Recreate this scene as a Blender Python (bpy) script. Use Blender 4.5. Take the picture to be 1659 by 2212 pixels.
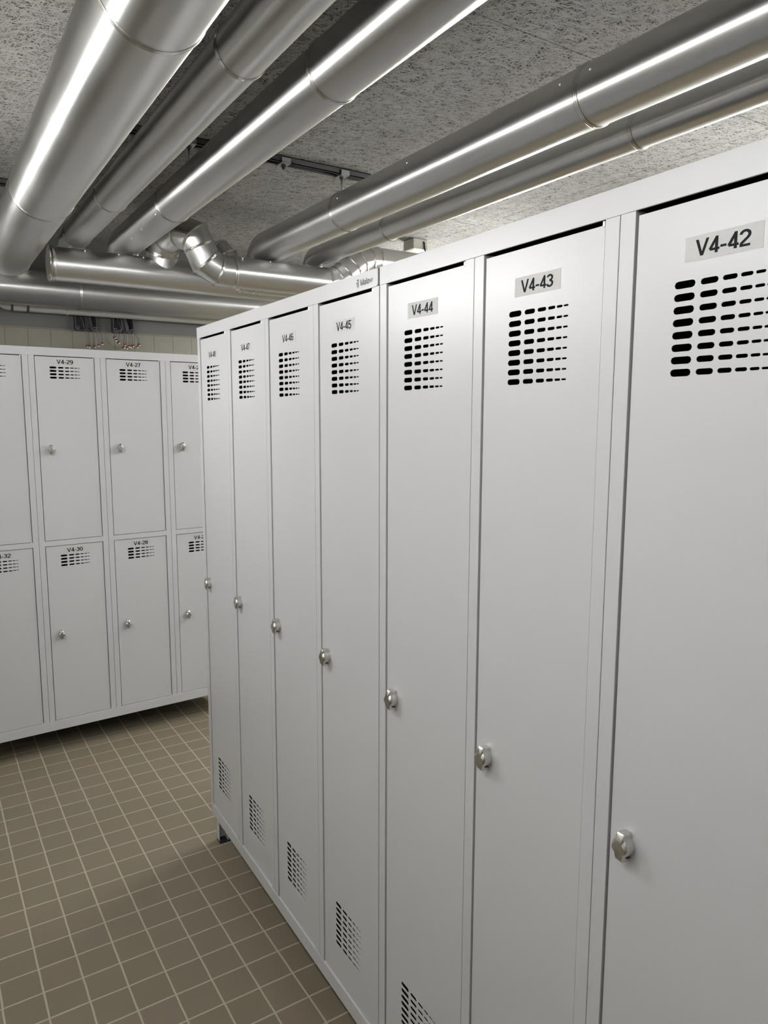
import bpy, bmesh, math, random
from mathutils import Vector, Matrix

random.seed(7)
for o in list(bpy.data.objects):
    bpy.data.objects.remove(o)
C = bpy.context.scene
COL = C.collection
PI = math.pi

# ------------------------------------------------------------------ camera
cam_d = bpy.data.cameras.new('camera')
cam = bpy.data.objects.new('camera', cam_d)
COL.objects.link(cam)
YAW, PITCH, ROLL, FPX = -0.57235, -0.13203, 0.00244, 1572.49
fw = Vector((-math.sin(YAW) * math.cos(PITCH), math.cos(YAW) * math.cos(PITCH), math.sin(PITCH)))
rt = Vector((math.cos(YAW), math.sin(YAW), 0))
up = rt.cross(fw)
rt2 = rt * math.cos(ROLL) + up * math.sin(ROLL)
up2 = up * math.cos(ROLL) - rt * math.sin(ROLL)
M = Matrix((rt2, up2, -fw)).transposed().to_4x4()
M.translation = Vector((-0.83092, -2.4589, 1.558))
cam.matrix_world = M
cam_d.sensor_fit = 'VERTICAL'
cam_d.sensor_height = 36.0
cam_d.lens = FPX / 2212.0 * 36.0
cam_d.clip_start = 0.02
C.camera = cam

# ------------------------------------------------------------------ light levels and exposure
w = bpy.data.worlds.new('world')
C.world = w
w.use_nodes = True
w.node_tree.nodes['Background'].inputs[0].default_value = (0.9, 0.95, 1.0, 1)
w.node_tree.nodes['Background'].inputs[1].default_value = 0.02
C.view_settings.view_transform = 'Standard'
C.view_settings.look = 'None'
C.view_settings.gamma = 1
C.view_settings.exposure = 0.10
C.view_settings.use_curve_mapping = False
TUBE_POWER = 85.0          # emission strength of the fluorescent diffusers
# x, y, z, length, strength factor, width
LUMINAIRES = [
    (-0.97, -0.20, 2.02, 1.1, 0.58, 'linear light fixture hung above the aisle, left of the pipes and nearest the far lockers'),
    (-0.97, -1.75, 2.02, 1.2, 0.36, 'unseen linear light fixture added above the aisle beside the camera to brighten the near lockers'),  # unseen fixture, added to lift the light on the near row
    (-0.95, -3.3, 2.20, 1.3, 0.10, 'linear light fixture hung above the aisle behind the camera'),
    (1.84, 0.60, 2.14, 1.0, 1.7, 'linear light fixture over the aisle behind the near lockers, towards the back wall'),
    (1.84, -1.30, 2.14, 1.2, 1.0, 'linear light fixture behind the near lockers, nearest the camera'),
]

# ------------------------------------------------------------------ material helpers
def mat(name, base=(0.8, 0.8, 0.8), rough=0.5, metal=0.0, spec=0.5):
    m = bpy.data.materials.new(name)
    m.use_nodes = True
    b = m.node_tree.nodes['Principled BSDF']
    b.inputs['Base Color'].default_value = (*base, 1)
    b.inputs['Roughness'].default_value = rough
    b.inputs['Metallic'].default_value = metal
    b.inputs['Specular IOR Level'].default_value = spec
    return m, m.node_tree, b

def node(nt, kind, **kw):
    n = nt.nodes.new(kind)
    for k, v in kw.items():
        setattr(n, k, v)
    return n

def mathn(nt, op, a, b=None, c=None, clamp=False):
    n = nt.nodes.new('ShaderNodeMath'); n.operation = op; n.use_clamp = clamp
    for i, v in enumerate((a, b, c)):
        if v is None: continue
        if isinstance(v, (int, float)): n.inputs[i].default_value = v
        else: nt.links.new(v, n.inputs[i])
    return n.outputs[0]

def mixc(nt, f, a, b):
    n = nt.nodes.new('ShaderNodeMix'); n.data_type = 'RGBA'
    if isinstance(f, (int, float)): n.inputs[0].default_value = f
    else: nt.links.new(f, n.inputs[0])
    for i, v in ((6, a), (7, b)):
        if isinstance(v, tuple): n.inputs[i].default_value = (*v, 1)
        else: nt.links.new(v, n.inputs[i])
    return n.outputs[2]

def coords(nt, scale=(1, 1, 1), rot=(0, 0, 0), loc=(0, 0, 0)):
    tc = nt.nodes.new('ShaderNodeTexCoord')
    mp = nt.nodes.new('ShaderNodeMapping')
    mp.inputs['Scale'].default_value = scale
    mp.inputs['Rotation'].default_value = rot
    mp.inputs['Location'].default_value = loc
    nt.links.new(tc.outputs['Object'], mp.inputs[0])
    return mp.outputs[0]

def noise(nt, vec, scale, detail=2, rough=0.5):
    n = nt.nodes.new('ShaderNodeTexNoise')
    nt.links.new(vec, n.inputs['Vector'])
    n.inputs['Scale'].default_value = scale
    n.inputs['Detail'].default_value = detail
    n.inputs['Roughness'].default_value = rough
    return n.outputs['Fac']

def bump(nt, b, h, strength, dist):
    n = nt.nodes.new('ShaderNodeBump')
    n.inputs['Strength'].default_value = strength
    n.inputs['Distance'].default_value = dist
    nt.links.new(h, n.inputs['Height'])
    nt.links.new(n.outputs[0], b.inputs['Normal'])

# painted locker steel: light grey powder coat with a fine orange peel
def locker_paint():
    m, nt, b = mat('locker_paint', (0.60, 0.60, 0.605), 0.33, 0, 0.5)
    v = coords(nt)
    n = noise(nt, v, 3.0, 2)
    nt.links.new(mixc(nt, n, (0.49, 0.495, 0.51), (0.52, 0.52, 0.525)), b.inputs['Base Color'])
    bump(nt, b, noise(nt, v, 900, 1), 0.25, 0.0003)
    return m
PAINT = locker_paint()
INNER_SHADE, _, _ = mat('locker_inside_shade', (0.045, 0.045, 0.048), 0.6)  # interior of the painted cabinets, shade put into a near-black colour
RUBBER, _, _ = mat('black_plastic', (0.012, 0.012, 0.013), 0.5)
INK, _, _ = mat('label_ink', (0.008, 0.008, 0.009), 0.6, 0, 0.12)
EMBOSS, _, _ = mat('embossed_dark_paint', (0.045, 0.045, 0.05), 0.4)
def label_tape():
    m, nt, b = mat('clear_label_tape', (0.50, 0.50, 0.49), 0.42, 0, 0.4)
    v = coords(nt)
    bump(nt, b, noise(nt, v, 480, 2, 0.7), 1.0, 0.0009)
    return m
TAPE = label_tape()
def satin():
    m, nt, b = mat('satin_nickel', (0.66, 0.65, 0.61), 0.27, 1.0)
    v = coords(nt)
    bump(nt, b, noise(nt, v, 1500, 1), 0.3, 0.0002)
    return m
NICKEL = satin()
ZINC, _, _ = mat('zinc_plated_steel', (0.55, 0.60, 0.62), 0.35, 0.9)
DARKSTEEL, _, _ = mat('dull_galvanised_channel', (0.12, 0.12, 0.12), 0.5, 0.5)
CHROME, _, _ = mat('bright_pin', (0.95, 0.95, 0.95), 0.25, 0.3)
CREAM, _, _ = mat('cream_plastic', (0.62, 0.60, 0.53), 0.45)
WHITEPIPE, _, _ = mat('white_plastic_pipe', (0.55, 0.54, 0.50), 0.4)
HOUSING, _, _ = mat('white_lamp_housing', (0.75, 0.75, 0.75), 0.4)
COPPER, _, _ = mat('brown_connector', (0.13, 0.045, 0.025), 0.3, 0.1)
WIRE, _, _ = mat('grey_wire', (0.10, 0.10, 0.11), 0.45)
BOXRIM, _, _ = mat('dark_grey_box_plastic', (0.055, 0.055, 0.06), 0.45)

ANI = 0.25
def jacket(name, axis):
    # sheet-metal insulation jacket: rolled metal with faint long streaks
    m, nt, b = mat(name, (0.62, 0.62, 0.62), 0.22, 1.0)
    sc = (60, 1.2, 60) if axis == 'y' else (1.2, 60, 60)
    v = coords(nt, sc)
    st = noise(nt, v, 1.0, 1, 0.5)
    v2 = coords(nt)
    bl = noise(nt, v2, 4, 1)
    r = mathn(nt, 'MULTIPLY_ADD', st, 0.10, 0.24)
    r = mathn(nt, 'MULTIPLY_ADD', bl, 0.10, r)
    nt.links.new(r, b.inputs['Roughness'])
    nt.links.new(mixc(nt, bl, (0.64, 0.64, 0.63), (0.74, 0.74, 0.73)), b.inputs['Base Color'])
    bump(nt, b, noise(nt, coords(nt), 7, 0), 0.12, 0.004)
    tg = nt.nodes.new('ShaderNodeTangent'); tg.direction_type = 'RADIAL'; tg.axis = axis.upper()
    nt.links.new(tg.outputs[0], b.inputs['Tangent'])
    b.inputs['Anisotropic'].default_value = 0.85
    b.inputs['Anisotropic Rotation'].default_value = ANI
    return m
JAC_Y = jacket('jacket_metal_lengthwise', 'y')
JAC_X = jacket('jacket_metal_crosswise', 'x')
BAND, _, _ = mat('joint_band_metal', (0.66, 0.65, 0.62), 0.2, 1.0)

def floor_mat():
    m, nt, b = mat('floor_tiles', (0.15, 0.13, 0.1), 0.5, 0, 0.35)
    tc = nt.nodes.new('ShaderNodeTexCoord')
    mp = nt.nodes.new('ShaderNodeMapping'); mp.vector_type = 'POINT'
    mp.inputs['Location'].default_value = (6.3649, -2.4363 + 60, 0)
    mp.inputs['Scale'].default_value = (10, 10, 10)
    mp.inputs['Location'].default_value = (6.3649 + 60, -2.4363 + 60, 0)
    nt.links.new(tc.outputs['Object'], mp.inputs[0])
    # slight waviness of the laid joints
    wn = nt.nodes.new('ShaderNodeTexNoise'); wn.inputs['Scale'].default_value = 1.3; wn.inputs['Detail'].default_value = 1
    nt.links.new(mp.outputs[0], wn.inputs['Vector'])
    vm = nt.nodes.new('ShaderNodeVectorMath'); vm.operation = 'MULTIPLY_ADD'
    nt.links.new(wn.outputs['Color'], vm.inputs[0]); vm.inputs[1].default_value = (0.03, 0.03, 0)
    nt.links.new(mp.outputs[0], vm.inputs[2])
    sp = nt.nodes.new('ShaderNodeSeparateXYZ'); nt.links.new(vm.outputs[0], sp.inputs[0])
    def edge(s):
        f = mathn(nt, 'FRACT', mathn(nt, 'ADD', s, 0.485))
        return mathn(nt, 'ABSOLUTE', mathn(nt, 'SUBTRACT', f, 0.5))
    e = mathn(nt, 'MINIMUM', edge(sp.outputs[0]), edge(sp.outputs[1]))
    g = nt.nodes.new('ShaderNodeMapRange'); g.interpolation_type = 'SMOOTHSTEP'
    g.inputs['From Min'].default_value = 0.016; g.inputs['From Max'].default_value = 0.034
    nt.links.new(e, g.inputs['Value'])
    fl = nt.nodes.new('ShaderNodeVectorMath'); fl.operation = 'FLOOR'
    ad = nt.nodes.new('ShaderNodeVectorMath'); ad.operation = 'ADD'
    nt.links.new(vm.outputs[0], ad.inputs[0]); ad.inputs[1].default_value = (-0.015, -0.015, 0)
    nt.links.new(ad.outputs[0], fl.inputs[0])
    wh = nt.nodes.new('ShaderNodeTexWhiteNoise'); nt.links.new(fl.outputs[0], wh.inputs['Vector'])
    v = coords(nt)
    big = noise(nt, v, 2.2, 2)
    fine = noise(nt, v, 260, 2, 0.7)
    c1 = mixc(nt, wh.outputs['Value'], (0.178, 0.160, 0.107), (0.210, 0.170, 0.120))
    c2 = mixc(nt, mathn(nt, 'MULTIPLY_ADD', big, 1.6, -0.3, True), c1, (0.190, 0.162, 0.111))
    c3 = mixc(nt, mathn(nt, 'MULTIPLY_ADD', fine, 0.7, -0.15, True), c2, (0.10, 0.088, 0.064))
    col = mixc(nt, g.outputs[0], (0.37, 0.33, 0.25), c3)
    nt.links.new(col, b.inputs['Base Color'])
    h = mathn(nt, 'ADD', g.outputs[0], mathn(nt, 'MULTIPLY', fine, 0.12))
    bump(nt, b, h, 0.5, 0.0012)
    return m

def wool_mat():
    # cement-bonded wood wool: thin pale strands lying over one another in every direction
    m, nt, b = mat('wood_wool', (0.3, 0.3, 0.28), 0.9, 0, 0.1)
    tc = nt.nodes.new('ShaderNodeTexCoord')
    wv = nt.nodes.new('ShaderNodeTexNoise'); wv.inputs['Scale'].default_value = 12; wv.inputs['Detail'].default_value = 1
    nt.links.new(tc.outputs['Object'], wv.inputs['Vector'])
    vm = nt.nodes.new('ShaderNodeVectorMath'); vm.operation = 'MULTIPLY_ADD'
    nt.links.new(wv.outputs['Color'], vm.inputs[0]); vm.inputs[1].default_value = (0.025, 0.025, 0)
    nt.links.new(tc.outputs['Object'], vm.inputs[2])
    acc = None
    for i, a in enumerate((0.15, 0.78, 1.35, 1.95, 2.6, 3.0)):
        mp = nt.nodes.new('ShaderNodeMapping')
        mp.inputs['Rotation'].default_value = (0, 0, a)
        mp.inputs['Location'].default_value = (i * 3.7, i * 1.9, i)
        nt.links.new(vm.outputs[0], mp.inputs[0])
        m2 = nt.nodes.new('ShaderNodeMapping')
        m2.inputs['Scale'].default_value = (30, 400, 1)
        nt.links.new(mp.outputs[0], m2.inputs[0])
        n = nt.nodes.new('ShaderNodeTexNoise'); n.noise_dimensions = '3D'
        n.inputs['Scale'].default_value = 1.0; n.inputs['Detail'].default_value = 0
        nt.links.new(m2.outputs[0], n.inputs['Vector'])
        r = nt.nodes.new('ShaderNodeMapRange'); r.interpolation_type = 'SMOOTHSTEP'
        r.inputs['From Min'].default_value = 0.55; r.inputs['From Max'].default_value = 0.61
        r.inputs['To Max'].default_value = 1.0 - 0.07 * i
        nt.links.new(n.outputs['Fac'], r.inputs['Value'])
        acc = r.outputs[0] if acc is None else mathn(nt, 'MAXIMUM', acc, r.outputs[0])
    v = coords(nt)
    big = noise(nt, v, 5, 3)
    base = mixc(nt, acc, (0.065, 0.062, 0.054), (0.48, 0.47, 0.44))
    col = mixc(nt, mathn(nt, 'MULTIPLY_ADD', big, 0.9, -0.42, True), base, (0.27, 0.26, 0.24))
    nt.links.new(col, b.inputs['Base Color'])
    bump(nt, b, acc, 1.0, 0.003)
    return m

def plaster(name, a, c, bmp=0.35):
    m, nt, b = mat(name, a, 0.85, 0, 0.2)
    v = coords(nt)
    nt.links.new(mixc(nt, noise(nt, v, 5, 3), a, c), b.inputs['Base Color'])
    bump(nt, b, noise(nt, v, 220, 2), bmp, 0.001)
    return m
PLASTER = plaster('painted_plaster', (0.155, 0.155, 0.148), (0.18, 0.18, 0.172))
SIDEWALL = plaster('painted_side_wall', (0.58, 0.57, 0.53), (0.62, 0.61, 0.57))
def wall_tile_mat():
    m, nt, b = mat('wall_tiles', (0.5, 0.46, 0.38), 0.35, 0, 0.4)
    tc = nt.nodes.new('ShaderNodeTexCoord')
    sp = nt.nodes.new('ShaderNodeSeparateXYZ'); nt.links.new(tc.outputs['Object'], sp.inputs[0])
    def edge(s, step, off):
        f = mathn(nt, 'FRACT', mathn(nt, 'ADD', mathn(nt, 'DIVIDE', mathn(nt, 'ADD', s, off), step), 100.5))
        return mathn(nt, 'MULTIPLY', mathn(nt, 'ABSOLUTE', mathn(nt, 'SUBTRACT', f, 0.5)), step)
    e = mathn(nt, 'MINIMUM', edge(sp.outputs[0], 0.1035, 0.4175 - 0.05175 + 0.05175), edge(sp.outputs[2], 0.1985, 0.0))
    g = nt.nodes.new('ShaderNodeMapRange')
    g.inputs['From Min'].default_value = 0.0012; g.inputs['From Max'].default_value = 0.0022
    nt.links.new(e, g.inputs['Value'])
    v = coords(nt)
    c = mixc(nt, noise(nt, v, 30, 3), (0.245, 0.23, 0.19), (0.28, 0.265, 0.22))
    nt.links.new(mixc(nt, g.outputs[0], (0.17, 0.15, 0.11), c), b.inputs['Base Color'])
    return m
WTILE = wall_tile_mat()
FLOOR_M = floor_mat(); WOOL = wool_mat()

# ------------------------------------------------------------------ mesh helpers
def add_box(bm, x0, x1, y0, y1, z0, z1, mi=0, bev=0.0):
    vs = [bm.verts.new(p) for p in ((x0, y0, z0), (x1, y0, z0), (x1, y1, z0), (x0, y1, z0), (x0, y0, z1), (x1, y0, z1), (x1, y1, z1), (x0, y1, z1))]
    fs = []
    for q in ((0, 3, 2, 1), (4, 5, 6, 7), (0, 1, 5, 4), (1, 2, 6, 5), (2, 3, 7, 6), (3, 0, 4, 7)):
        f = bm.faces.new([vs[i] for i in q]); f.material_index = mi; fs.append(f)
    if bev > 0:
        es = list({e for f in fs for e in f.edges})
        r = bmesh.ops.bevel(bm, geom=es, offset=bev, segments=2, affect='EDGES', profile=0.5)
        for f in r['faces']:
            f.material_index = mi
    return bm

def link(name, me, parent=None):
    o = bpy.data.objects.new(name, me)
    COL.objects.link(o)
    if parent is not None: o.parent = parent
    return o

def obj(name, bm, mats, parent=None, smooth=False, angle=None):
    me = bpy.data.meshes.new(name)
    bmesh.ops.recalc_face_normals(bm, faces=bm.faces[:])
    bm.to_mesh(me); bm.free()
    for m in (mats if isinstance(mats, (list, tuple)) else [mats]): me.materials.append(m)
    if smooth:
        for p in me.polygons: p.use_smooth = True
        if angle: me.set_sharp_from_angle(angle=math.radians(angle))
    return link(name, me, parent)

def struct(name, bm, mats):
    o = obj(name, bm, mats); o['kind'] = 'structure'; return o

def tag(o, label, cat=None, group=None):
    o['label'] = label
    if cat: o['category'] = cat
    if group: o['group'] = group
    return o

def thing(name, label, cat, loc=(0, 0, 0), rz=0, group=None):
    o = bpy.data.objects.new(name, None)
    o.empty_display_size = 0.1
    COL.objects.link(o)
    o.location = loc; o.rotation_euler = (0, 0, rz)
    return tag(o, label, cat, group)

def sweep(bm, pts, r, seg=40, mi=0, cap=True, radii=None):
    """tube through pts with mitred joints (first/last cross-section square)"""
    pts = [Vector(p) for p in pts]
    n = len(pts)
    dirs = [(pts[i + 1] - pts[i]).normalized() for i in range(n - 1)]
    d0 = dirs[0]
    a = Vector((0, 0, 1)) if abs(d0.z) < 0.9 else Vector((1, 0, 0))
    u = d0.cross(a).normalized(); v = d0.cross(u).normalized()
    rr = radii or [r] * n
    ring0 = [pts[0] + (u * math.cos(2 * PI * k / seg) + v * math.sin(2 * PI * k / seg)) * rr[0] for k in range(seg)]
    rings = [ring0]
    cur = [p - pts[0] for p in ring0]
    for i in range(1, n):
        dprev = dirs[i - 1]
        if i < n - 1:
            nrm = (dirs[i - 1] + dirs[i]).normalized()
        else:
            nrm = dprev
        new = []
        for c in cur:
            c2 = c.normalized() if radii else c
            base = c - dprev * c.dot(dprev)
            if radii: base = base.normalized() * rr[i]
            t = -(base.dot(nrm)) / dprev.dot(nrm)
            new.append(base + dprev * t)
        rings.append([pts[i] + c for c in new])
        if i < n - 1:
            dn = dirs[i]
            # carry the section on, perpendicular to the next direction
            cur = [c - dn * c.dot(dn) for c in new]
            cur = [c.normalized() * rr[i] for c in cur]
    vr = [[bm.verts.new(p) for p in rg] for rg in rings]
    for i in range(n - 1):
        for k in range(seg):
            f = bm.faces.new((vr[i][k], vr[i][(k + 1) % seg], vr[i + 1][(k + 1) % seg], vr[i + 1][k]))
            f.material_index = mi; f.smooth = True
    if cap:
        bm.faces.new(vr[0]).material_index = mi
        bm.faces.new(vr[-1]).material_index = mi
    return bm

def arc_down(x, y, z, r, drop, ydir=1, n=7):
    """points of a bend from running along y to running straight down"""
    R_ = r * 1.05
    out = []
    for k in range(n + 1):
        a = (PI / 2) * k / n
        out.append((x, y - ydir * R_ + ydir * R_ * math.sin(a), z - R_ + R_ * math.cos(a)))
    out.append((x, y, z - drop))
    return out

def band_mesh(c, d, r, wid=0.0065, hgt=0.0032, seg=48):
    """rounded bead around a pipe at c, axis d"""
    c = Vector(c); d = Vector(d).normalized()
    a = Vector((0, 0, 1)) if abs(d.z) < 0.9 else Vector((1, 0, 0))
    u = d.cross(a).normalized(); v = d.cross(u)
    bm = bmesh.new()
    prof = [(-wid, -0.001), (-wid * 0.9, hgt * 0.5), (-wid * 0.45, hgt), (-0.0008, hgt * 0.9), (0, hgt * 0.35), (0.0008, hgt * 0.9), (wid * 0.45, hgt), (wid * 0.9, hgt * 0.5), (wid, -0.001)]
    rows = []
    for k in range(seg):
        e = u * math.cos(2 * PI * k / seg) + v * math.sin(2 * PI * k / seg)
        rows.append([bm.verts.new(c + d * p[0] + e * (r + p[1])) for p in prof])
    for k in range(seg):
        for j in range(len(prof)):
            j2 = (j + 1) % len(prof)
            f = bm.faces.new((rows[k][j], rows[(k + 1) % seg][j], rows[(k + 1) % seg][j2], rows[k][j2])); f.smooth = True
    return bm

def tilted_band(c, nrm, pts_r, seg=48, wid=0.006):
    return band_mesh(c, nrm, pts_r, wid)

def screw_mesh(p, nrm, r=0.003):
    bm = bmesh.new()
    bmesh.ops.create_uvsphere(bm, u_segments=10, v_segments=6, radius=r)
    bmesh.ops.translate(bm, verts=bm.verts, vec=p)
    for f in bm.faces: f.smooth = True
    return bm

def curve_mesh(outer, holes, thick, bevel, name='panel'):
    """flat sheet in XZ with rounded-cornered outline and real punched holes; front at y=0, goes back to y=thick"""
    cu = bpy.data.curves.new(name, 'CURVE')
    cu.dimensions = '2D'; cu.fill_mode = 'BOTH'
    cu.extrude = thick / 2 - bevel; cu.bevel_depth = bevel; cu.bevel_resolution = 1
    for pl in [outer] + holes:
        s = cu.splines.new('POLY'); s.points.add(len(pl) - 1)
        for i, (x, z) in enumerate(pl): s.points[i].co = (x, z, 0, 1)
        s.use_cyclic_u = True
    o = bpy.data.objects.new(name, cu)
    COL.objects.link(o)
    dg = bpy.context.evaluated_depsgraph_get()
    me = bpy.data.meshes.new_from_object(o.evaluated_get(dg))
    bpy.data.objects.remove(o); bpy.data.curves.remove(cu)
    me.transform(Matrix(((1, 0, 0, 0), (0, 0, -1, thick / 2), (0, 1, 0, 0), (0, 0, 0, 1))))
    return me

def slot(cx, cz, w_, h_, n=4):
    r = h_ / 2; pts = []
    for k in range(n + 1):
        a = -PI / 2 + PI * k / n
        pts.append((cx + w_ / 2 - r + r * math.cos(a), cz + r * math.sin(a)))
    for k in range(n + 1):
        a = PI / 2 + PI * k / n
        pts.append((cx - w_ / 2 + r + r * math.cos(a), cz + r * math.sin(a)))
    return pts

# six slots per row, each shorter and thinner than the last
SLOTS = [(0.0853, 0.1137, 0.0088), (0.1206, 0.1434, 0.0072), (0.1488, 0.1668, 0.0057), (0.1707, 0.1852, 0.0045), (0.1882, 0.1996, 0.0035), (0.2019, 0.2110, 0.0027)]
def vent_rows(ztop, n, pitch, dx=0.0):
    out = []
    for i in range(n):
        for a, b_, h in SLOTS:
            out.append(slot((a + b_) / 2 + dx, ztop - i * pitch, b_ - a + 0.0005, h + 0.0003))
    return out

# bold grotesque characters drawn as strokes in a cell 1 high
def _arc(cx, cy, rx, ry, a0, a1, n=14):
    return [(cx + rx * math.cos(math.radians(a0 + (a1 - a0) * k / n)), cy + ry * math.sin(math.radians(a0 + (a1 - a0) * k / n))) for k in range(n + 1)]
SW = 0.150
h_ = SW / 2
GLYPH = {
    'V': (0.66, [[(0.06, 1.06), (0.325, -0.06)], [(0.60, 1.06), (0.335, -0.06)]]),
    '4': (0.56, [[(0.555, 0.24), (0.075, 0.24)], [(0.075, 0.24), (0.40, 0.95)], [(0.40, 1.0), (0.40, 0.0)]]),
    '-': (0.36, [[(0.03, 0.34), (0.33, 0.34)]]),
    '2': (0.56, [_arc(0.28, 0.70, 0.205, 0.225, 175, -25) + [(0.40, 0.50), (0.13, 0.22), (0.09, 0.10)], [(0.04, h_), (0.53, h_)]]),
    '3': (0.56, [_arc(0.27, 0.735, 0.185, 0.19, 170, -70) + [(0.24, 0.53)], [(0.24, 0.53)] + _arc(0.27, 0.295, 0.205, 0.22, 75, -170)]),
    '5': (0.56, [[(0.51, 1 - h_), (0.13, 1 - h_), (0.10, 0.47)], [(0.10, 0.47)] + _arc(0.27, 0.33, 0.205, 0.255, 135, -165)]),
    '6': (0.56, [_arc(0.285, 0.315, 0.20, 0.24, 0, 360, 22), _arc(0.30, 0.52, 0.215, 0.405, 50, 200)]),
    '7': (0.56, [[(0.04, 1 - h_), (0.52, 1 - h_)], [(0.47, 0.95), (0.30, 0.58), (0.20, 0.0)]]),
    '8': (0.56, [_arc(0.28, 0.735, 0.175, 0.19, 0, 360, 20), _arc(0.28, 0.295, 0.205, 0.22, 0, 360, 22)]),
    '9': (0.56, [_arc(0.275, 0.685, 0.20, 0.24, 0, 360, 22), _arc(0.26, 0.48, 0.215, 0.405, -130, 20)]),
    '0': (0.56, [_arc(0.28, 0.5, 0.20, 0.425, 0, 360, 24)]),
    '1': (0.56, [[(0.30, 1.0), (0.30, 0.0)], [(0.10, 0.76), (0.24, 0.80), (0.30, 0.95)]]),
    'M': (0.80, [[(0.10, 0.0), (0.10, 1.0)], [(0.10, 1.04), (0.395, -0.04)], [(0.405, -0.04), (0.70, 1.04)], [(0.70, 1.0), (0.70, 0.0)]]),
    'a': (0.54, [[(0.07, 0.52)] + _arc(0.25, 0.50, 0.17, 0.15, 150, 0, 8) + [(0.42, 0.0)], _arc(0.24, 0.20, 0.17, 0.14, 40, 320, 14)]),
    'l': (0.24, [[(0.12, 0.0), (0.12, 1.0)]]),
    'o': (0.56, [_arc(0.28, 0.35, 0.20, 0.29, 0, 360, 20)]),
    'w': (0.76, [[(0.05, 0.70), (0.22, 0.04), (0.38, 0.62), (0.54, 0.04), (0.71, 0.70)]]),
}
def text_mesh(txt, width, height, cx, cz, y, sw=SW, squeeze=1.0):
    verts, faces = [], []
    pen = 0.0
    total = sum(GLYPH[c][0] for c in txt)
    sx = width / total; sz = height
    lvl = 0
    for ch in txt:
        adv, strokes = GLYPH[ch]
        for st in strokes:
            n = len(st); cl = n > 4 and math.dist(st[0], st[-1]) < 1e-6
            base = len(verts)
            for i in range(n):
                p = Vector(st[i])
                if cl: a_, b2 = Vector(st[i - 1 if i else n - 2]), Vector(st[i + 1 if i < n - 1 else 1])
                else: a_, b2 = Vector(st[max(i - 1, 0)]), Vector(st[min(i + 1, n - 1)])
                d1 = (p - a_).normalized() if (p - a_).length > 1e-9 else (b2 - p).normalized()
                d2 = (b2 - p).normalized() if (b2 - p).length > 1e-9 else d1
                t_ = (d1 + d2).normalized(); nn = Vector((-t_.y, t_.x))
                k = min(1.0 / max(0.35, nn.dot(Vector((-d1.y, d1.x)))), 1.9)
                for s_ in (1, -1):
                    q = p + nn * (s_ * sw / 2 * k)
                    q.y = min(max(q.y, -0.012), 1.012) if n < 6 else q.y
                    verts.append(((pen + q.x - total / 2) * sx + cx, y - lvl * 1e-5, (q.y - 0.5) * sz + cz))
            for i in range(n - 1):
                b0 = base + 2 * i
                faces.append((b0, b0 + 1, b0 + 3, b0 + 2))
            lvl = (lvl + 1) % 4
        pen += adv
    me = bpy.data.meshes.new('t'); me.from_pydata(verts, [], faces)
    return me

def merge_mesh(bm, me, mi):
    n0 = len(bm.faces)
    bm.from_mesh(me)
    bm.faces.ensure_lookup_table()
    for f in bm.faces[n0:]: f.material_index = mi
    bpy.data.meshes.remove(me)

# ------------------------------------------------------------------ the room
XL, XR, YB, YF, ZC = -2.0, 2.9, 1.62, -5.2, 2.442
bm = bmesh.new(); add_box(bm, XL - .1, XR + .1, YF - .1, YB + .12, -0.1, 0); struct('floor', bm, FLOOR_M)
bm = bmesh.new()   # slabs with open joints
g = 0.0015
xcols = [XL - .1, -0.95, -0.37, 1.47, XR + .1]
for i in range(4):
    x0, x1 = xcols[i], xcols[i + 1]
    ys = [YF - .1, -3.9, -2.5, -1.10, 0.30, YB + .12] if i < 3 else [YF - .1, -3.55, -2.4, -1.26, 0.14, 1.3, YB + .12]
    for a, b_ in zip(ys[:-1], ys[1:]):
        add_box(bm, x0 + g, x1 - g, a + g, b_ - g, ZC, ZC + 0.035, 0, 0.0)
add_box(bm, XL - .1, XR + .1, YF - .1, YB + .12, ZC + 0.035, ZC + 0.09, 1)
struct('ceiling', bm, [WOOL, RUBBER])
bm = bmesh.new()
add_box(bm, XL - .1, XR + .1, YB + 0.006, YB + .1, 0, ZC + .05, 0)
add_box(bm, XL - .1, XR + .1, YB, YB + 0.0059, 0, 1.990, 1)
struct('wall_back', bm, [PLASTER, WTILE])
bm = bmesh.new(); add_box(bm, XL - .1, XL, YF, YB, 0, ZC); struct('wall_left', bm, SIDEWALL)
bm = bmesh.new(); add_box(bm, XR, XR + .1, YF, YB, 0, ZC); struct('wall_right', bm, SIDEWALL)
bm = bmesh.new(); add_box(bm, XL - .1, XR + .1, YF - .1, YF, 0, ZC); struct('wall_front', bm, SIDEWALL)

# ------------------------------------------------------------------ lockers
P = 0.3; ST = 0.0245
Z0, Z1 = 0.1063, 1.8484      # bottom and top of the cabinet
NEAR_Z = (0.148, 1.8129)
FAR_Z = ((0.1507, 0.9702), (0.9934, 1.8129))
DEPTH = 0.5; REC = 0.0028

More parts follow.
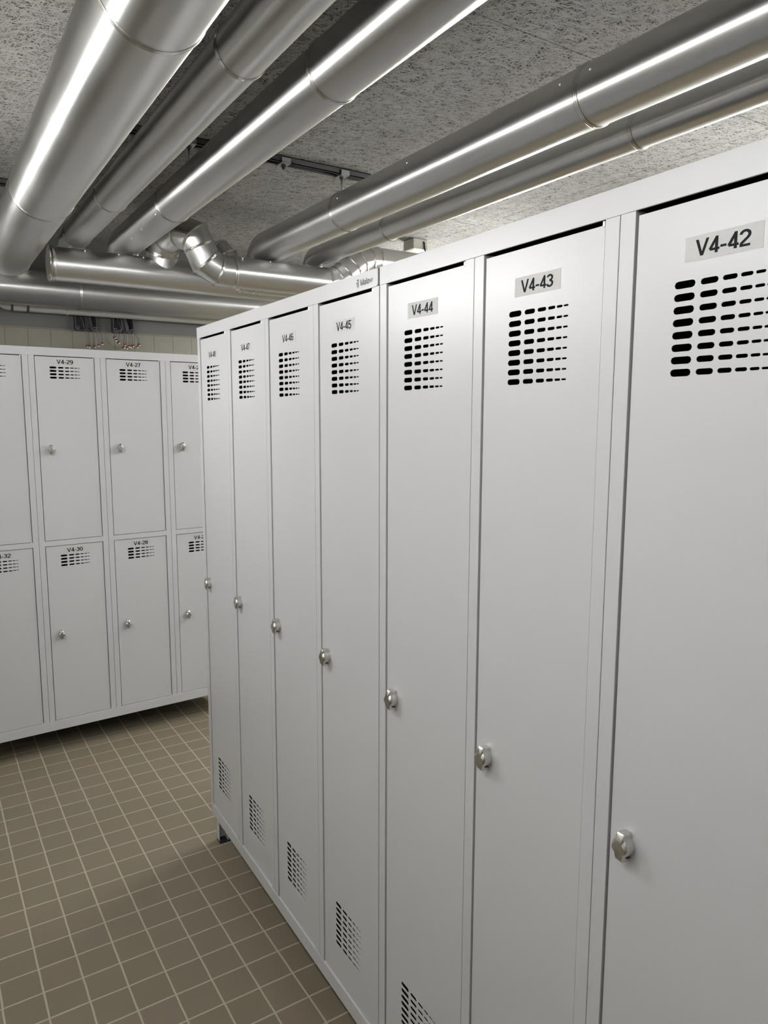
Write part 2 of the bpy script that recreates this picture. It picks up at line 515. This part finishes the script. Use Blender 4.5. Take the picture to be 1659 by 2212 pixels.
def knob_bm():
    half = [(0.0048, 0.0212), (0.0062, 0.0198), (0.0066, 0.0160), (0.0072, 0.0125), (0.0098, 0.0092), (0.0126, 0.0055), (0.0136, 0.0),
            (0.0126, -0.0055), (0.0098, -0.0092), (0.0072, -0.0125), (0.0066, -0.0160), (0.0062, -0.0198), (0.0048, -0.0212)]
    outline = half + [(-x, z) for x, z in reversed(half)]
    bm = bmesh.new()
    rings = []
    # y, scale x, scale z, z shift
    for yy, sx, sz, dz in ((0.0, 0.92, 0.92, 0), (-0.010, 1.0, 1.0, 0), (-0.0160, 0.98, 0.96, 0), (-0.0185, 0.90, 0.84, -0.0003), (-0.0205, 0.80, 0.58, -0.0012)):
        rings.append([bm.verts.new((x * sx, yy, z * sz + dz)) for x, z in outline])
    n = len(outline)
    for a, b_ in zip(rings[:-1], rings[1:]):
        for k in range(n):
            f = bm.faces.new((a[k], a[(k + 1) % n], b_[(k + 1) % n], b_[k])); f.smooth = True
    bm.faces.new(rings[0]); bm.faces.new(rings[-1])
    # padlock slot in the lower lobe: uncut, dark ovals painted for its shade
    for s in (-1, 1):
        vs = []
        for k in range(12):
            a = 2 * PI * k / 12
            vs.append(bm.verts.new((s * (0.0078 - 0.0001), -0.0085 + 0.0050 * math.cos(a), -0.0133 + 0.0017 * math.sin(a) - 0.18 * 0.005 * math.cos(a))))
        f = bm.faces.new(vs); f.material_index = 1
    # round rose behind the handle
    rose = []
    for yy, rr in ((0.0, 0.0115), (-0.002, 0.0112)):
        rose.append([bm.verts.new((rr * math.cos(2 * PI * k / 20), yy, rr * math.sin(2 * PI * k / 20))) for k in range(20)])
    for k in range(20):
        bm.faces.new((rose[0][k], rose[0][(k + 1) % 20], rose[1][(k + 1) % 20], rose[1][k]))
    bm.faces.new(rose[1])
    return bm
_k = obj('knob', knob_bm(), [NICKEL, RUBBER], smooth=True, angle=27)
KNOB_ME = _k.data
bpy.data.objects.remove(_k)

def door_mesh(z0, z1, vents, top_gap):
    a, b_ = ST + 0.0030, P - ST - 0.0026
    zz0, zz1 = z0 + 0.0022, z1 - top_gap
    bv = 0.0002
    cr = 0.0015
    outer = [(a + bv, zz0 + bv), (b_ - bv, zz0 + bv), (b_ - bv, zz1 - bv), (a + bv, zz1 - bv)]
    me = curve_mesh(outer, vents, 0.0009, bv)
    bm = bmesh.new(); bm.from_mesh(me); bpy.data.meshes.remove(me)
    for f in bm.faces: f.smooth = False
    # folded edges behind the sheet
    t = 0.0012; d0, d1 = 0.0008, 0.018
    add_box(bm, a + .0003, a + t, d0, d1, zz0 + .001, zz1 - .001)
    add_box(bm, b_ - t, b_ - .0003, d0, d1, zz0 + .001, zz1 - .001)
    add_box(bm, a + t, b_ - t, d0, d1, zz0 + .0003, zz0 + t)
    add_box(bm, a + t, b_ - t, d0, d1, zz1 - t, zz1 - .0003)
    return bm

def shift_holes(h, s=0.0005):
    return h

near_vents = vent_rows(1.7127, 8, 0.01472) + vent_rows(0.3535, 8, 0.0150, 0.004)
_n = obj('door', door_mesh(NEAR_Z[0], NEAR_Z[1], near_vents, 0.006), PAINT); NEAR_DOOR = _n.data; bpy.data.objects.remove(_n)
_n = obj('door', door_mesh(*FAR_Z[0], vent_rows(0.9215, 4, 0.0147, 0.002), 0.002), PAINT); FAR_DOOR_LOW = _n.data; bpy.data.objects.remove(_n)
_n = obj('door', door_mesh(*FAR_Z[1], vent_rows(1.7632, 4, 0.0147, 0.0), 0.0032), PAINT); FAR_DOOR_UP = _n.data; bpy.data.objects.remove(_n)

def pin_bm(x, z):
    bm = bmesh.new()
    bmesh.ops.create_cone(bm, cap_ends=True, segments=12, radius1=0.0022, radius2=0.0018, depth=0.007)
    bmesh.ops.translate(bm, verts=bm.verts, vec=(x, 0.004, z))
    return bm

def number_label(door, txt, kx, cz, tape_w, tape_h, tw, th, tilt=0.0, dx=0.0):
    bm = bmesh.new()
    x0, x1 = kx - tape_w / 2 + dx, kx + tape_w / 2 + dx
    y = REC - 0.0003
    vs = [bm.verts.new(p) for p in ((x0, y, cz - tape_h / 2), (x1, y, cz - tape_h / 2), (x1, y, cz + tape_h / 2), (x0, y, cz + tape_h / 2))]
    vb = [bm.verts.new((v.co.x, REC, v.co.z)) for v in vs]
    bm.faces.new(vs)
    for i in range(4): bm.faces.new((vs[i], vs[(i + 1) % 4], vb[(i + 1) % 4], vb[i]))
    merge_mesh(bm, text_mesh(txt, tw, th, kx, cz, y - 0.00015), 1)
    if tilt:
        bmesh.ops.rotate(bm, verts=bm.verts, cent=(kx, 0, cz), matrix=Matrix.Rotation(tilt, 3, 'Y'))
    me = bpy.data.meshes.new('number_label'); bm.to_mesh(me); bm.free()
    me.materials.append(TAPE); me.materials.append(INK)
    o = link('number_label', me, door)
    tag(o, 'clear tape label printed ' + txt + ' in black')
    return o

def cabinet(label, loc, rz, cols, tiers, group, logo=False):
    t = thing('locker_cabinet', label, 'locker cabinet', loc, rz, group)
    W = cols * P
    # carcass
    bm = bmesh.new(); th = 0.0012
    for k in range(cols + 1):
        x = k * P
        for s in ((0,) if k in (0, cols) else (-1, 1)):
            if k == 0: a = 0.0
            elif k == cols: a = W - th
            else: a = x + (0.0004 if s > 0 else -0.0004 - th)
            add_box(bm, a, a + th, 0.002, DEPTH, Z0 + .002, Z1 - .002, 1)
    for a in (-0.0004, W - 0.0002):
        add_box(bm, a, a + 0.0006, 0.0015, DEPTH + .001, Z0 + .001, Z1 - .001)
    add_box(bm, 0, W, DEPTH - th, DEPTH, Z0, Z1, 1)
    add_box(bm, 0, W, 0.003, DEPTH + .0005, Z1 - .0002, Z1 + .0006)
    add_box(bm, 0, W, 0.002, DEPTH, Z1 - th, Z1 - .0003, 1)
    add_box(bm, 0, W, 0.002, DEPTH, Z0, Z0 + th)
    if tiers == 2:
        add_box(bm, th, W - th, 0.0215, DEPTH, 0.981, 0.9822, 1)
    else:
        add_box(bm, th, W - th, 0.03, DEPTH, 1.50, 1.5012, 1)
    obj('body', bm, [PAINT, INNER_SHADE], t)
    # stiles
    bm = bmesh.new()
    zt_ = 1.8136
    for k in range(cols):
        for a, b_ in ((k * P + (0.0006 if k else 0.0), k * P + ST), ((k + 1) * P - ST, (k + 1) * P - (0.0006 if k < cols - 1 else 0.0))):
            add_box(bm, a, b_, 0.0, 0.022, Z0 + 0.003, zt_, 0, 0.0007)
    if tiers == 2:
        for k in range(cols):
            add_box(bm, k * P + ST - .0005, (k + 1) * P - ST + .0005, 0.0, 0.020, FAR_Z[0][1], FAR_Z[1][0], 0, 0.0007)
    obj('face_frame', bm, PAINT, t)
    zt = NEAR_Z[1] if tiers == 1 else FAR_Z[1][1]
    zb = NEAR_Z[0] if tiers == 1 else FAR_Z[0][0]
    e = 0.0035 if tiers == 1 else 0.0
    # top rail with a rounded lower corner at its right end
    cr = 0.006
    x0, x1 = e * 0.0, W - e
    pts = [(x0, zt), (x1 - cr, zt)] + [(x1 - cr + cr * math.sin(a), zt + cr - cr * math.cos(a)) for a in (PI / 8, PI / 4, 3 * PI / 8, PI / 2)] + [(x1, Z1), (x0, Z1)]
    me = curve_mesh([(px_ + (0.0006 if px_ < W / 2 else -0.0006), pz + (0.0006 if pz < (zt + Z1) / 2 else -0.0006)) for px_, pz in pts], [], 0.0034, 0.0006)
    bmr = bmesh.new(); bmr.from_mesh(me); bpy.data.meshes.remove(me)
    bmesh.ops.translate(bmr, verts=bmr.verts, vec=(0, -0.0012, 0))
    rail = obj('top_rail', bmr, PAINT, t)
    bm = bmesh.new()
    add_box(bm, 0, W, -0.0010, 0.022, Z0, zb, 0, 0.0008)
    # stamped dark dash holes seen in the top reveal are left to the recess itself
    obj('bottom_rail', bm, PAINT, t)
    if logo:
        bm = bmesh.new()
        yy = -0.0012 - 0.0004
        # folded-corner mark: two angled strokes
        def poly(pl):
            f = bm.faces.new([bm.verts.new((1.1095 + a * 0.0145 / 1.0, yy, 1.8212 + b_ * 0.0170)) for a, b_ in pl]); return f
        poly([(0.0, 0.45), (0.0, 0.60), (0.40, 0.60), (0.40, 0.0), (0.24, 0.0), (0.24, 0.45)])
        poly([(0.12, 0.72), (0.30, 0.95), (0.72, 0.95), (0.72, 0.0), (0.52, 0.0), (0.52, 0.76), (0.20, 0.76)])
        merge_mesh(bm, text_mesh('Malow', 0.050, 0.0125, 1.1522, 1.8292, yy, 0.17), 0)
        lg = obj('maker_plate_lettering', bm, EMBOSS, rail)
        tag(lg, 'small dark embossed maker lettering')
    # legs
    for lx in (0.012, W - 0.047):
        for ly in (0.014, DEPTH - 0.06):
            bm = bmesh.new()
            ox = 1 if lx < W / 2 else -1
            xa = lx if ox > 0 else lx + 0.035
            add_box(bm, lx, lx + 0.026 + 0.009 * 0, ly, ly + 0.0018, 0.004, Z0 + .001)
            add_box(bm, xa - (0 if ox > 0 else 0.0018), xa + (0.0018 if ox > 0 else 0), ly, ly + 0.042, 0.004, Z0 + .001)
            add_box(bm, lx - 0.001, lx + 0.036, ly - 0.001, ly + 0.043, 0.0, 0.006, 1, 0.001)
            add_box(bm, lx + .002, lx + 0.034, ly + 0.030, ly + 0.0318, 0.004, 0.03)
            obj('leg', bm, [PAINT, RUBBER], t)
    return t

def hang_door(cab, k, me, z0, z1, txt, tape, knob_z, label_z, pinz, th, kdx=0.058, tilt=0.0, dx=0.0):
    d = link('door', me, cab)
    d.location = (k * P, REC, 0)
    # sub-parts are placed in the door's frame, whose origin lies REC behind the frame front
    o = link('knob', KNOB_ME, d)
    o.location = (kdx, 0.0002, knob_z)
    for zz in pinz:
        p = obj('hinge_pin', pin_bm(P - ST - 0.0045, zz), CHROME, d)
        p.location = (0, -REC - 0.0012, 0)
    if txt:
        l = number_label(d, txt, 0.146 if tiers_near(z0) else 0.1504, label_z, tape[0], tape[1], 0.0685, 0.0182, tilt, dx)
        l.location = (0, -REC, 0)
    return d

def tiers_near(z0): return abs(z0 - NEAR_Z[0]) < 1e-6

NEAR_RZ = -PI / 2 - 0.027
ndir = Vector((math.cos(NEAR_RZ), math.sin(NEAR_RZ), 0))
g_near = 'tall single-door locker cabinets in the near row'
cabA = cabinet('light grey four-door metal locker cabinet numbered V4-45 to V4-48, far end of the near row', (0, 0, 0), NEAR_RZ, 4, 1, g_near, logo=True)
pB = ndir * (4 * P + 0.0035)
cabB = cabinet('light grey metal locker cabinet with tall doors V4-42 to V4-44, nearest the camera', pB, NEAR_RZ, 3, 1, g_near)
for k in range(4):
    hang_door(cabA, k, NEAR_DOOR, *NEAR_Z, 'V4-%d' % (48 - k), (0.097, 0.0285), 0.980, 1.7515, (1.8085,), 0.0178, tilt=(0.0, 0.006, -0.004, 0.012)[k])
for k in range(3):
    hang_door(cabB, k, NEAR_DOOR, *NEAR_Z, 'V4-%d' % (44 - k), (0.097, 0.0285), 0.978, 1.7515, (1.8085,), 0.0178, tilt=(0.01, 0.0, 0.0)[k])
FAR_RZ = 0.04773
fdir = Vector((math.cos(FAR_RZ), math.sin(FAR_RZ), 0))
far_o = Vector((-0.39146, 1.06241, 0)) - fdir * P
cabF = cabinet('grey locker cabinet with two tiers of doors V4-25 to V4-32, against back wall', far_o, FAR_RZ, 4, 2, 'two-tier locker cabinets')
for k in range(4):
    up_n, lo_n = 31 - 2 * k, 32 - 2 * k
    hang_door(cabF, k, FAR_DOOR_UP, *FAR_Z[1], 'V4-%d' % up_n, (0.094, 0.024), 1.4035, 1.7890, (1.8105, 0.9965), 0.0135, kdx=0.071, dx=(0, .012, .004, 0)[k])
    hang_door(cabF, k, FAR_DOOR_LOW, *FAR_Z[0], 'V4-%d' % lo_n, (0.094, 0.024), 0.5580, 0.9455, (0.1535,), 0.0135, kdx=0.071)

# ------------------------------------------------------------------ pipes in metal jackets
def bands(root, items, r):
    for c, d in items:
        obj('joint_band', band_mesh(c, d, r), BAND, root, True)

def screws(root, pts, r=0.0028):
    for p in pts: obj('screw', screw_mesh(p, None, r), CHROME, root)

YS = -4.6
def long_pipe(x0, slope, r, z, yend, drop, by, label, seams=(), scr=(), z0=None):
    t = thing('insulated_pipe', label, 'pipe', (x0 + slope * (-1 + 0.787), -1.0, z), 0, 'shiny jacketed pipes running lengthwise under the ceiling')
    L = t.location.copy()
    X = lambda y: x0 + slope * (y + 0.787)
    bm = bmesh.new()
    path = [(X(YS), YS, z)]
    tail = arc_down(X(yend), yend, z, r, drop)
    path += tail
    path = [Vector(p) - L for p in path]
    sweep(bm, path, r, 48)
    o = obj('metal_jacket', bm, JAC_Y, t, True, 50)
    for y in by:
        obj('joint_band', band_mesh(Vector((X(y), y, z)) - L, (slope, 1, 0), r), BAND, t, True)
    for (y, a) in scr:
        n = Vector((math.cos(a), 0, math.sin(a)))
        obj('screw', screw_mesh(Vector((X(y), y, z)) + n * r - L, n), CHROME, t)
    return t

D = math.radians
long_pipe(-0.425, 0.0074, 0.1005, 2.289, 1.53, 0.12, (-3.4, -2.3, -1.09, 0.243, 1.385), 'widest shiny metal-jacketed pipe, at the far left under the ceiling')
long_pipe(-0.2177, 0.0036, 0.0544, 2.289, 0.960, 0.10, (-3.3, -2.15, -0.971, 0.196, 0.805), 'slim shiny jacketed pipe directly right of the widest one')
long_pipe(-0.0182, 0.0065, 0.0643, 2.289, 0.935, 0.10, (-3.35, -2.2, -0.998, 0.166), 'middle shiny jacketed pipe with a sharp bright streak, left of the bare ceiling strip',
          scr=((0.21, D(215)), (0.42, D(222)), (0.58, D(225))))
long_pipe(0.5421, 0.0, 0.0681, 2.289, 0.700, 0.10, (-3.5, -2.4, -1.22, -0.071), 'thicker of the two shiny jacketed pipes right of the bare ceiling strip',
          scr=((-1.26, D(158)), (-1.17, D(158)), (-0.55, D(160)), (-1.6, D(160)), (-0.12, D(160))))
long_pipe(0.802, 0.004, 0.0453, 2.289, 0.715, 0.10, (-3.4, -2.3, -1.143, 0.042), 'thinnest long shiny pipe, rightmost, just above the near lockers')

g_x = 'shiny jacketed header pipes running crosswise above the far lockers'
def cross_pipe(label, path, r, band_at, cap=True, screws_at=(), elbow_idx=None, name='insulated_header_pipe'):
    L = Vector(path[0])
    t = thing(name, label, 'pipe', L, 0, g_x)
    P_ = [Vector(p) - L for p in path]
    if elbow_idx is None:
        bm = bmesh.new(); sweep(bm, P_, r, 48)
        obj('metal_jacket', bm, JAC_X, t, True, 12 if len(path) > 2 else 50)
    else:
        for nm, a, b_ in elbow_idx:
            bm = bmesh.new(); sweep(bm, P_, r, 48, cap=False)
            # keep only the faces of the wanted stretch
            ring = 48
            bm.faces.ensure_lookup_table()
            kill = [f for i, f in enumerate(bm.faces) if not (a <= i // ring < b_)]
            bmesh.ops.delete(bm, geom=kill, context='FACES')
            obj(nm, bm, JAC_X, t, True, 12)
            for i in range(max(a, 1), min(b_, len(P_) - 1)):
                if nm != 'elbow': continue
                d = ((P_[i + 1] - P_[i]).normalized() + (P_[i] - P_[i - 1]).normalized()).normalized()
                half = (P_[i + 1] - P_[i]).angle(P_[i] - P_[i - 1]) / 2
                obj('joint_band', band_mesh(P_[i], d, r * (1 + 0.5 * (1 / math.cos(half) - 1)), 0.0050, 0.0034), BAND, t, True)
    for c, d in band_at:
        obj('joint_band', band_mesh(Vector(c) - L, d, r), BAND, t, True)
    for p in screws_at:
        obj('screw', screw_mesh(Vector(p) - L, None), CHROME, t)
    return t

# header with the open-looking capped end
h1 = cross_pipe('shiny header pipe with a rimmed capped end, lying in front of the others at left', [(-0.325, 0.775, 2.153), (1.72, 0.775, 2.153)], 0.0665,
                [((-0.318, 0.775, 2.153), (1, 0, 0))], screws_at=[(-0.20, 0.735, 2.209), (-0.07, 0.735, 2.209), (0.03, 0.735, 2.209)])
bm = bmesh.new()
for rr0, rr1, xa, xb in ((0.0705, 0.060, -0.003, 0.002),):
    sweep(bm, [(xa - 0.003, 0, 0), (xa + 0.003, 0, 0)], rr0, 48)
    sweep(bm, [(-0.009, 0, 0), (-0.006, 0, 0)], 0.058, 48)
obj('end_cap', bm, BAND, h1, True, 40)
cross_pipe('thickest shiny header pipe, close to the back wall above the far lockers', [(-2.2, 1.4486, 2.153), (1.72, 1.4486, 2.153)], 0.082,
           [((-0.102, 1.4486, 2.153), (1, 0, 0)), ((-1.2, 1.4486, 2.153), (1, 0, 0)), ((1.0, 1.4486, 2.153), (1, 0, 0))])
# header with the big segmented elbow and the swan neck at its right
E = [(0.118, 0.775, 2.17), (0.118, 0.765, 2.245), (0.122, 0.700, 2.289), (0.150, 0.600, 2.300), (0.190, 0.551, 2.275), (0.207, 0.549, 2.240), (0.232, 0.549, 2.184), (0.283, 0.549, 2.155), (0.345, 0.549, 2.153),
     (0.795, 0.549, 2.153), (0.845, 0.549, 2.165), (0.885, 0.549, 2.190), (0.925, 0.549, 2.225), (0.965, 0.549, 2.255), (1.015, 0.549, 2.272), (1.06, 0.549, 2.275), (1.72, 0.549, 2.275)]
cross_pipe('shiny header pipe with a big segmented elbow rising at its left end', E, 0.064,
           [((0.345, 0.549, 2.153), (1, 0, 0)), ((0.795, 0.549, 2.153), (1, 0, 0)), ((1.06, 0.549, 2.275), (1, 0, 0)), ((0.119, 0.745, 2.26), (0, -1, 0.9))],
           screws_at=[(0.375, 0.505, 2.205), (0.50, 0.505, 2.205), (0.12, 0.665, 2.355)],
           elbow_idx=[('elbow', 0, 8), ('metal_jacket', 8, 9), ('elbow', 9, 15), ('metal_jacket', 15, 16)])
E2 = [(0.330, 0.775, 2.18), (0.332, 0.765, 2.235), (0.340, 0.725, 2.262), (0.352, 0.690, 2.262), (0.368, 0.665, 2.235), (0.392, 0.655, 2.165), (0.430, 0.655, 2.137), (0.478, 0.655, 2.136), (1.72, 0.655, 2.136)]
cross_pipe('slimmer header pipe mostly hidden behind the one with the big elbow', E2, 0.046,
           [((0.478, 0.655, 2.136), (1, 0, 0)), ((0.51, 0.655, 2.136), (1, 0, 0))], elbow_idx=[('elbow', 0, 7), ('metal_jacket', 7, 8)])

# thin pale pipe against the wall
t = thing('wall_pipe', 'thin pale pipe with small clips running along the back wall, lowest of all the pipes', 'pipe', (-0.39, 1.575, 2.085))
bm = bmesh.new(); sweep(bm, [(-0.16, 0, 0.085), (-0.02, 0, 0.004), (0.0, 0, 0.0), (2.9, 0, 0)], 0.028, 32)
obj('pipe_run', bm, WHITEPIPE, t, True, 30)
for x in (0.005, 0.075, 0.255):
    obj('clip', band_mesh((x, 0, 0), (1, 0, 0), 0.028, 0.006, 0.003, 32), DARKSTEEL if x < .1 else CREAM, t, True)

# ------------------------------------------------------------------ mounting rails, brackets
def mount_rail(label, x0, x1, y):
    bm = bmesh.new()
    h, wd, tk = 0.021, 0.041, 0.0025
    z1 = ZC; z0 = ZC - h
    add_box(bm, x0, x1, y - wd / 2, y + wd / 2, z1 - tk, z1)
    add_box(bm, x0, x1, y - wd / 2, y - wd / 2 + tk, z0, z1)
    add_box(bm, x0, x1, y + wd / 2 - tk, y + wd / 2, z0, z1)
    add_box(bm, x0, x1, y - wd / 2, y - wd / 2 + 0.010, z0, z0 + tk)
    add_box(bm, x0, x1, y + wd / 2 - 0.010, y + wd / 2, z0, z0 + tk)
    o = obj('mounting_rail', bm, DARKSTEEL)
    # origin at the rail's own place
    return tag(o, label, 'mounting rail', 'dark mounting channels on the ceiling')
mount_rail('dark metal channel screwed to the ceiling across the bare strip between the pipes', -0.38, 0.66, -0.03)
mount_rail('dark metal channel on the ceiling seen at the left edge beside the widest pipe', -1.5, -0.40, 0.77)

def bracket(x, y, pipe_top, label):
    t = thing('pipe_bracket', label, 'bracket', (x, y, ZC - 0.021), 0, 'zinc brackets clamped on the ceiling channel')
    bm = bmesh.new()
    add_box(bm, -0.017, 0.017, -0.024, 0.024, -0.0035, -0.0005, 0, 0.0006)
    add_box(bm, -0.017, 0.017, -0.027, -0.024, -0.0035, 0.014, 0, 0.0006)
    # sloping tongue
    vs = [bm.verts.new(p) for p in ((-0.014, 0.024, -0.0035), (0.014, 0.024, -0.0035), (0.014, 0.040, -0.015), (-0.014, 0.040, -0.015), (-0.014, 0.024, -0.0005), (0.014, 0.024, -0.0005), (0.014, 0.042, -0.013), (-0.014, 0.042, -0.013))]
    for q in ((0, 3, 2, 1), (4, 5, 6, 7), (0, 1, 5, 4), (1, 2, 6, 5), (2, 3, 7, 6), (3, 0, 4, 7)): bm.faces.new([vs[i] for i in q])
    obj('clamp_plate', bm, ZINC, t)
    bm = bmesh.new()
    bmesh.ops.create_cone(bm, cap_ends=True, segments=6, radius1=0.0085, radius2=0.0085, depth=0.007)
    bmesh.ops.translate(bm, verts=bm.verts, vec=(0, 0, -0.007))
    bmesh.ops.create_cone(bm, cap_ends=True, segments=12, radius1=0.004, radius2=0.004, depth=0.012, matrix=Matrix.Translation((0, 0, -0.012)))
    obj('hex_nut', bm, DARKSTEEL, t)
    if pipe_top is not None:
        d = pipe_top - (ZC - 0.021)
        bm = bmesh.new()
        sweep(bm, [(0, 0, -0.002), (0, 0, d - 0.002)], 0.004, 12)
        obj('threaded_rod', bm, ZINC, t)
    return t
bracket(0.315, -0.03, None, 'zinc bracket with open bolt hole on the ceiling channel, holding no pipe')
bracket(0.548, -0.03, 2.289 + 0.068, 'zinc bracket where the ceiling channel meets the thick pipe right of the bare strip')
bracket(-0.018, -0.03, 2.289 + 0.0643, 'zinc bracket on the ceiling channel between the slim pipe and the middle pipe')

# junction box under the ceiling
t = thing('ceiling_junction_box', 'cream square junction box on the ceiling above the second near cabinet', 'junction box', (1.392, 0.70, ZC))
bm = bmesh.new(); add_box(bm, -0.045, 0.045, -0.045, 0.045, -0.052, 0, 0, 0.004)
obj('box_body', bm, CREAM, t)
bm = bmesh.new(); sweep(bm, [(0.018, -0.046, -0.014), (0.018, -0.050, -0.022), (0.022, -0.050, -0.05), (0.03, -0.046, -0.058)], 0.004, 10)
obj('cable_tail', bm, RUBBER, t, True)

# ------------------------------------------------------------------ open wall boxes with loose wires
def wall_box(x0, x1, z0, z1, label, wires):
    cx = (x0 + x1) / 2
    t = thing('open_wall_box', label, 'electrical box', (cx, YB, z0), 0, 'open wall boxes with loose wires')
    w_ = (x1 - x0) / 2; h = z1 - z0 + 0.028
    bm = bmesh.new()
    fr = 0.004; dp = 0.045
    add_box(bm, -w_, w_, -dp, 0.004, 0, fr, 0, 0.001)
    add_box(bm, -w_, -w_ + fr, -dp, 0.004, fr, h)
    add_box(bm, w_ - fr, w_, -dp, 0.004, fr, h)
    add_box(bm, -w_, w_, -dp, 0.004, h - fr, h)
    obj('box_frame', bm, BOXRIM, t)
    bm = bmesh.new(); add_box(bm, -w_ + fr, w_ - fr, -0.004, 0.004, fr, h - fr)
    obj('box_back', bm, RUBBER, t)
    for s in (-1, 1):
        bm = bmesh.new()
        ring = [(s * (w_ - 0.011) + 0.0085 * math.cos(2 * PI * k / 16), 0.0115 + 0.0085 * math.sin(2 * PI * k / 16)) for k in range(16)]
        inn = [(s * (w_ - 0.011) + 0.0045 * math.cos(2 * PI * k / 16), 0.0115 + 0.0045 * math.sin(2 * PI * k / 16)) for k in range(16)]
        for yy0, yy1 in ((-dp - 0.0015, -dp + 0.03),):
            A = [bm.verts.new((a, yy0, b_)) for a, b_ in ring]; B = [bm.verts.new((a, yy0, b_)) for a, b_ in inn]
            A2 = [bm.verts.new((a, yy1, b_)) for a, b_ in ring]; B2 = [bm.verts.new((a, yy1, b_)) for a, b_ in inn]
            for k in range(16):
                k2 = (k + 1) % 16
                bm.faces.new((A[k], A[k2], B[k2], B[k])); bm.faces.new((A[k], A[k2], A2[k2], A2[k])); bm.faces.new((B[k], B[k2], B2[k2], B2[k]))
        obj('screw_lug', bm, WIRE, t)
    for (sx, mx, ex, ez) in wires:
        bm = bmesh.new()
        p0 = Vector((sx - cx, -0.012, h - 0.01)); p1 = Vector((mx - cx, -dp - 0.006, 0.012)); p2 = Vector((ex - cx, -0.052, ez - z0))
        pts = []
        for k in range(11):
            u_ = k / 10
            if u_ < 0.5:
                q = u_ * 2; p = p0.lerp(p1, q) + Vector((0, -0.012 * math.sin(PI * q), 0))
            else:
                q = (u_ - 0.5) * 2; p = p1.lerp(p2, q) + Vector((0.35 * (ex - mx) * math.sin(PI * q), -0.008 * math.sin(PI * q), 0.006 * math.sin(PI * q)))
            pts.append(p)
        sweep(bm, pts, 0.0013, 8)
        wv = obj('wire', bm, WIRE, t, True)
        bm = bmesh.new()
        add_box(bm, -0.0066, 0.0066, -0.0050, 0.0050, -0.007, 0.005, 0, 0.001)
        add_box(bm, -0.004, 0.004, -0.0060, -0.0048, -0.0085, -0.004, 1)
        bmesh.ops.rotate(bm, verts=bm.verts, cent=(0, 0, 0), matrix=Matrix.Rotation(random.uniform(-.6, .6), 3, 'Y'))
        bmesh.ops.translate(bm, verts=bm.verts, vec=p2 + Vector((0, 0, -0.004)))
        obj('wire_connector', bm, [COPPER, CHROME], wv)
    return t
wall_box(-0.098, 0.006, 1.986, 2.063, 'open black wall box at left with a few loose wires hanging over the far lockers',
         [(-0.075, -0.058, -0.048, 1.912), (-0.045, -0.048, -0.040, 1.910), (-0.035, -0.040, -0.036, 1.908), (-0.03, -0.022, -0.013, 1.911), (-0.03, -0.030, 0.008, 1.918), (-0.025, -0.018, 0.026, 1.928)])
wall_box(0.086, 0.191, 1.986, 2.061, 'open black wall box at right with a thick bunch of loose wires',
         [(0.105, 0.125, 0.088, 1.962), (0.13, 0.128, 0.096, 1.950), (0.13, 0.130, 0.108, 1.938), (0.13, 0.138, 0.140, 1.928), (0.14, 0.150, 0.134, 1.915), (0.14, 0.152, 0.147, 1.912),
          (0.14, 0.155, 0.161, 1.922), (0.145, 0.157, 0.172, 1.918), (0.15, 0.160, 0.180, 1.925), (0.15, 0.162, 0.212, 1.932), (0.15, 0.164, 0.206, 1.921)])

# ------------------------------------------------------------------ luminaires
em, nt, b = mat('lit_diffuser', (0.9, 0.9, 0.9), 0.4)
b.inputs['Emission Color'].default_value = (1.0, 0.995, 0.985, 1)
for i, (x, y, z, L_, k, lab) in enumerate(LUMINAIRES):
    m = em.copy(); m.node_tree.nodes['Principled BSDF'].inputs['Emission Strength'].default_value = TUBE_POWER * k
    t = thing('linear_luminaire', lab, 'light fixture', (x, y, z), 0, 'linear light fixtures')
    bm = bmesh.new(); add_box(bm, -0.05, 0.05, -L_ / 2 - .02, L_ / 2 + .02, 0.03, 0.075, 0, 0.006)
    obj('housing', bm, HOUSING, t)
    bm = bmesh.new(); sweep(bm, [(0, -L_ / 2, 0), (0, L_ / 2, 0)], 0.032, 20)
    obj('lamp_tube', bm, m, t, True, 50)
    for s in (-1, 1):
        bm = bmesh.new(); sweep(bm, [(0, s * L_ * 0.35, 0.07), (0, s * L_ * 0.35, ZC - z)], 0.004, 8)
        obj('suspension_rod', bm, ZINC, t)
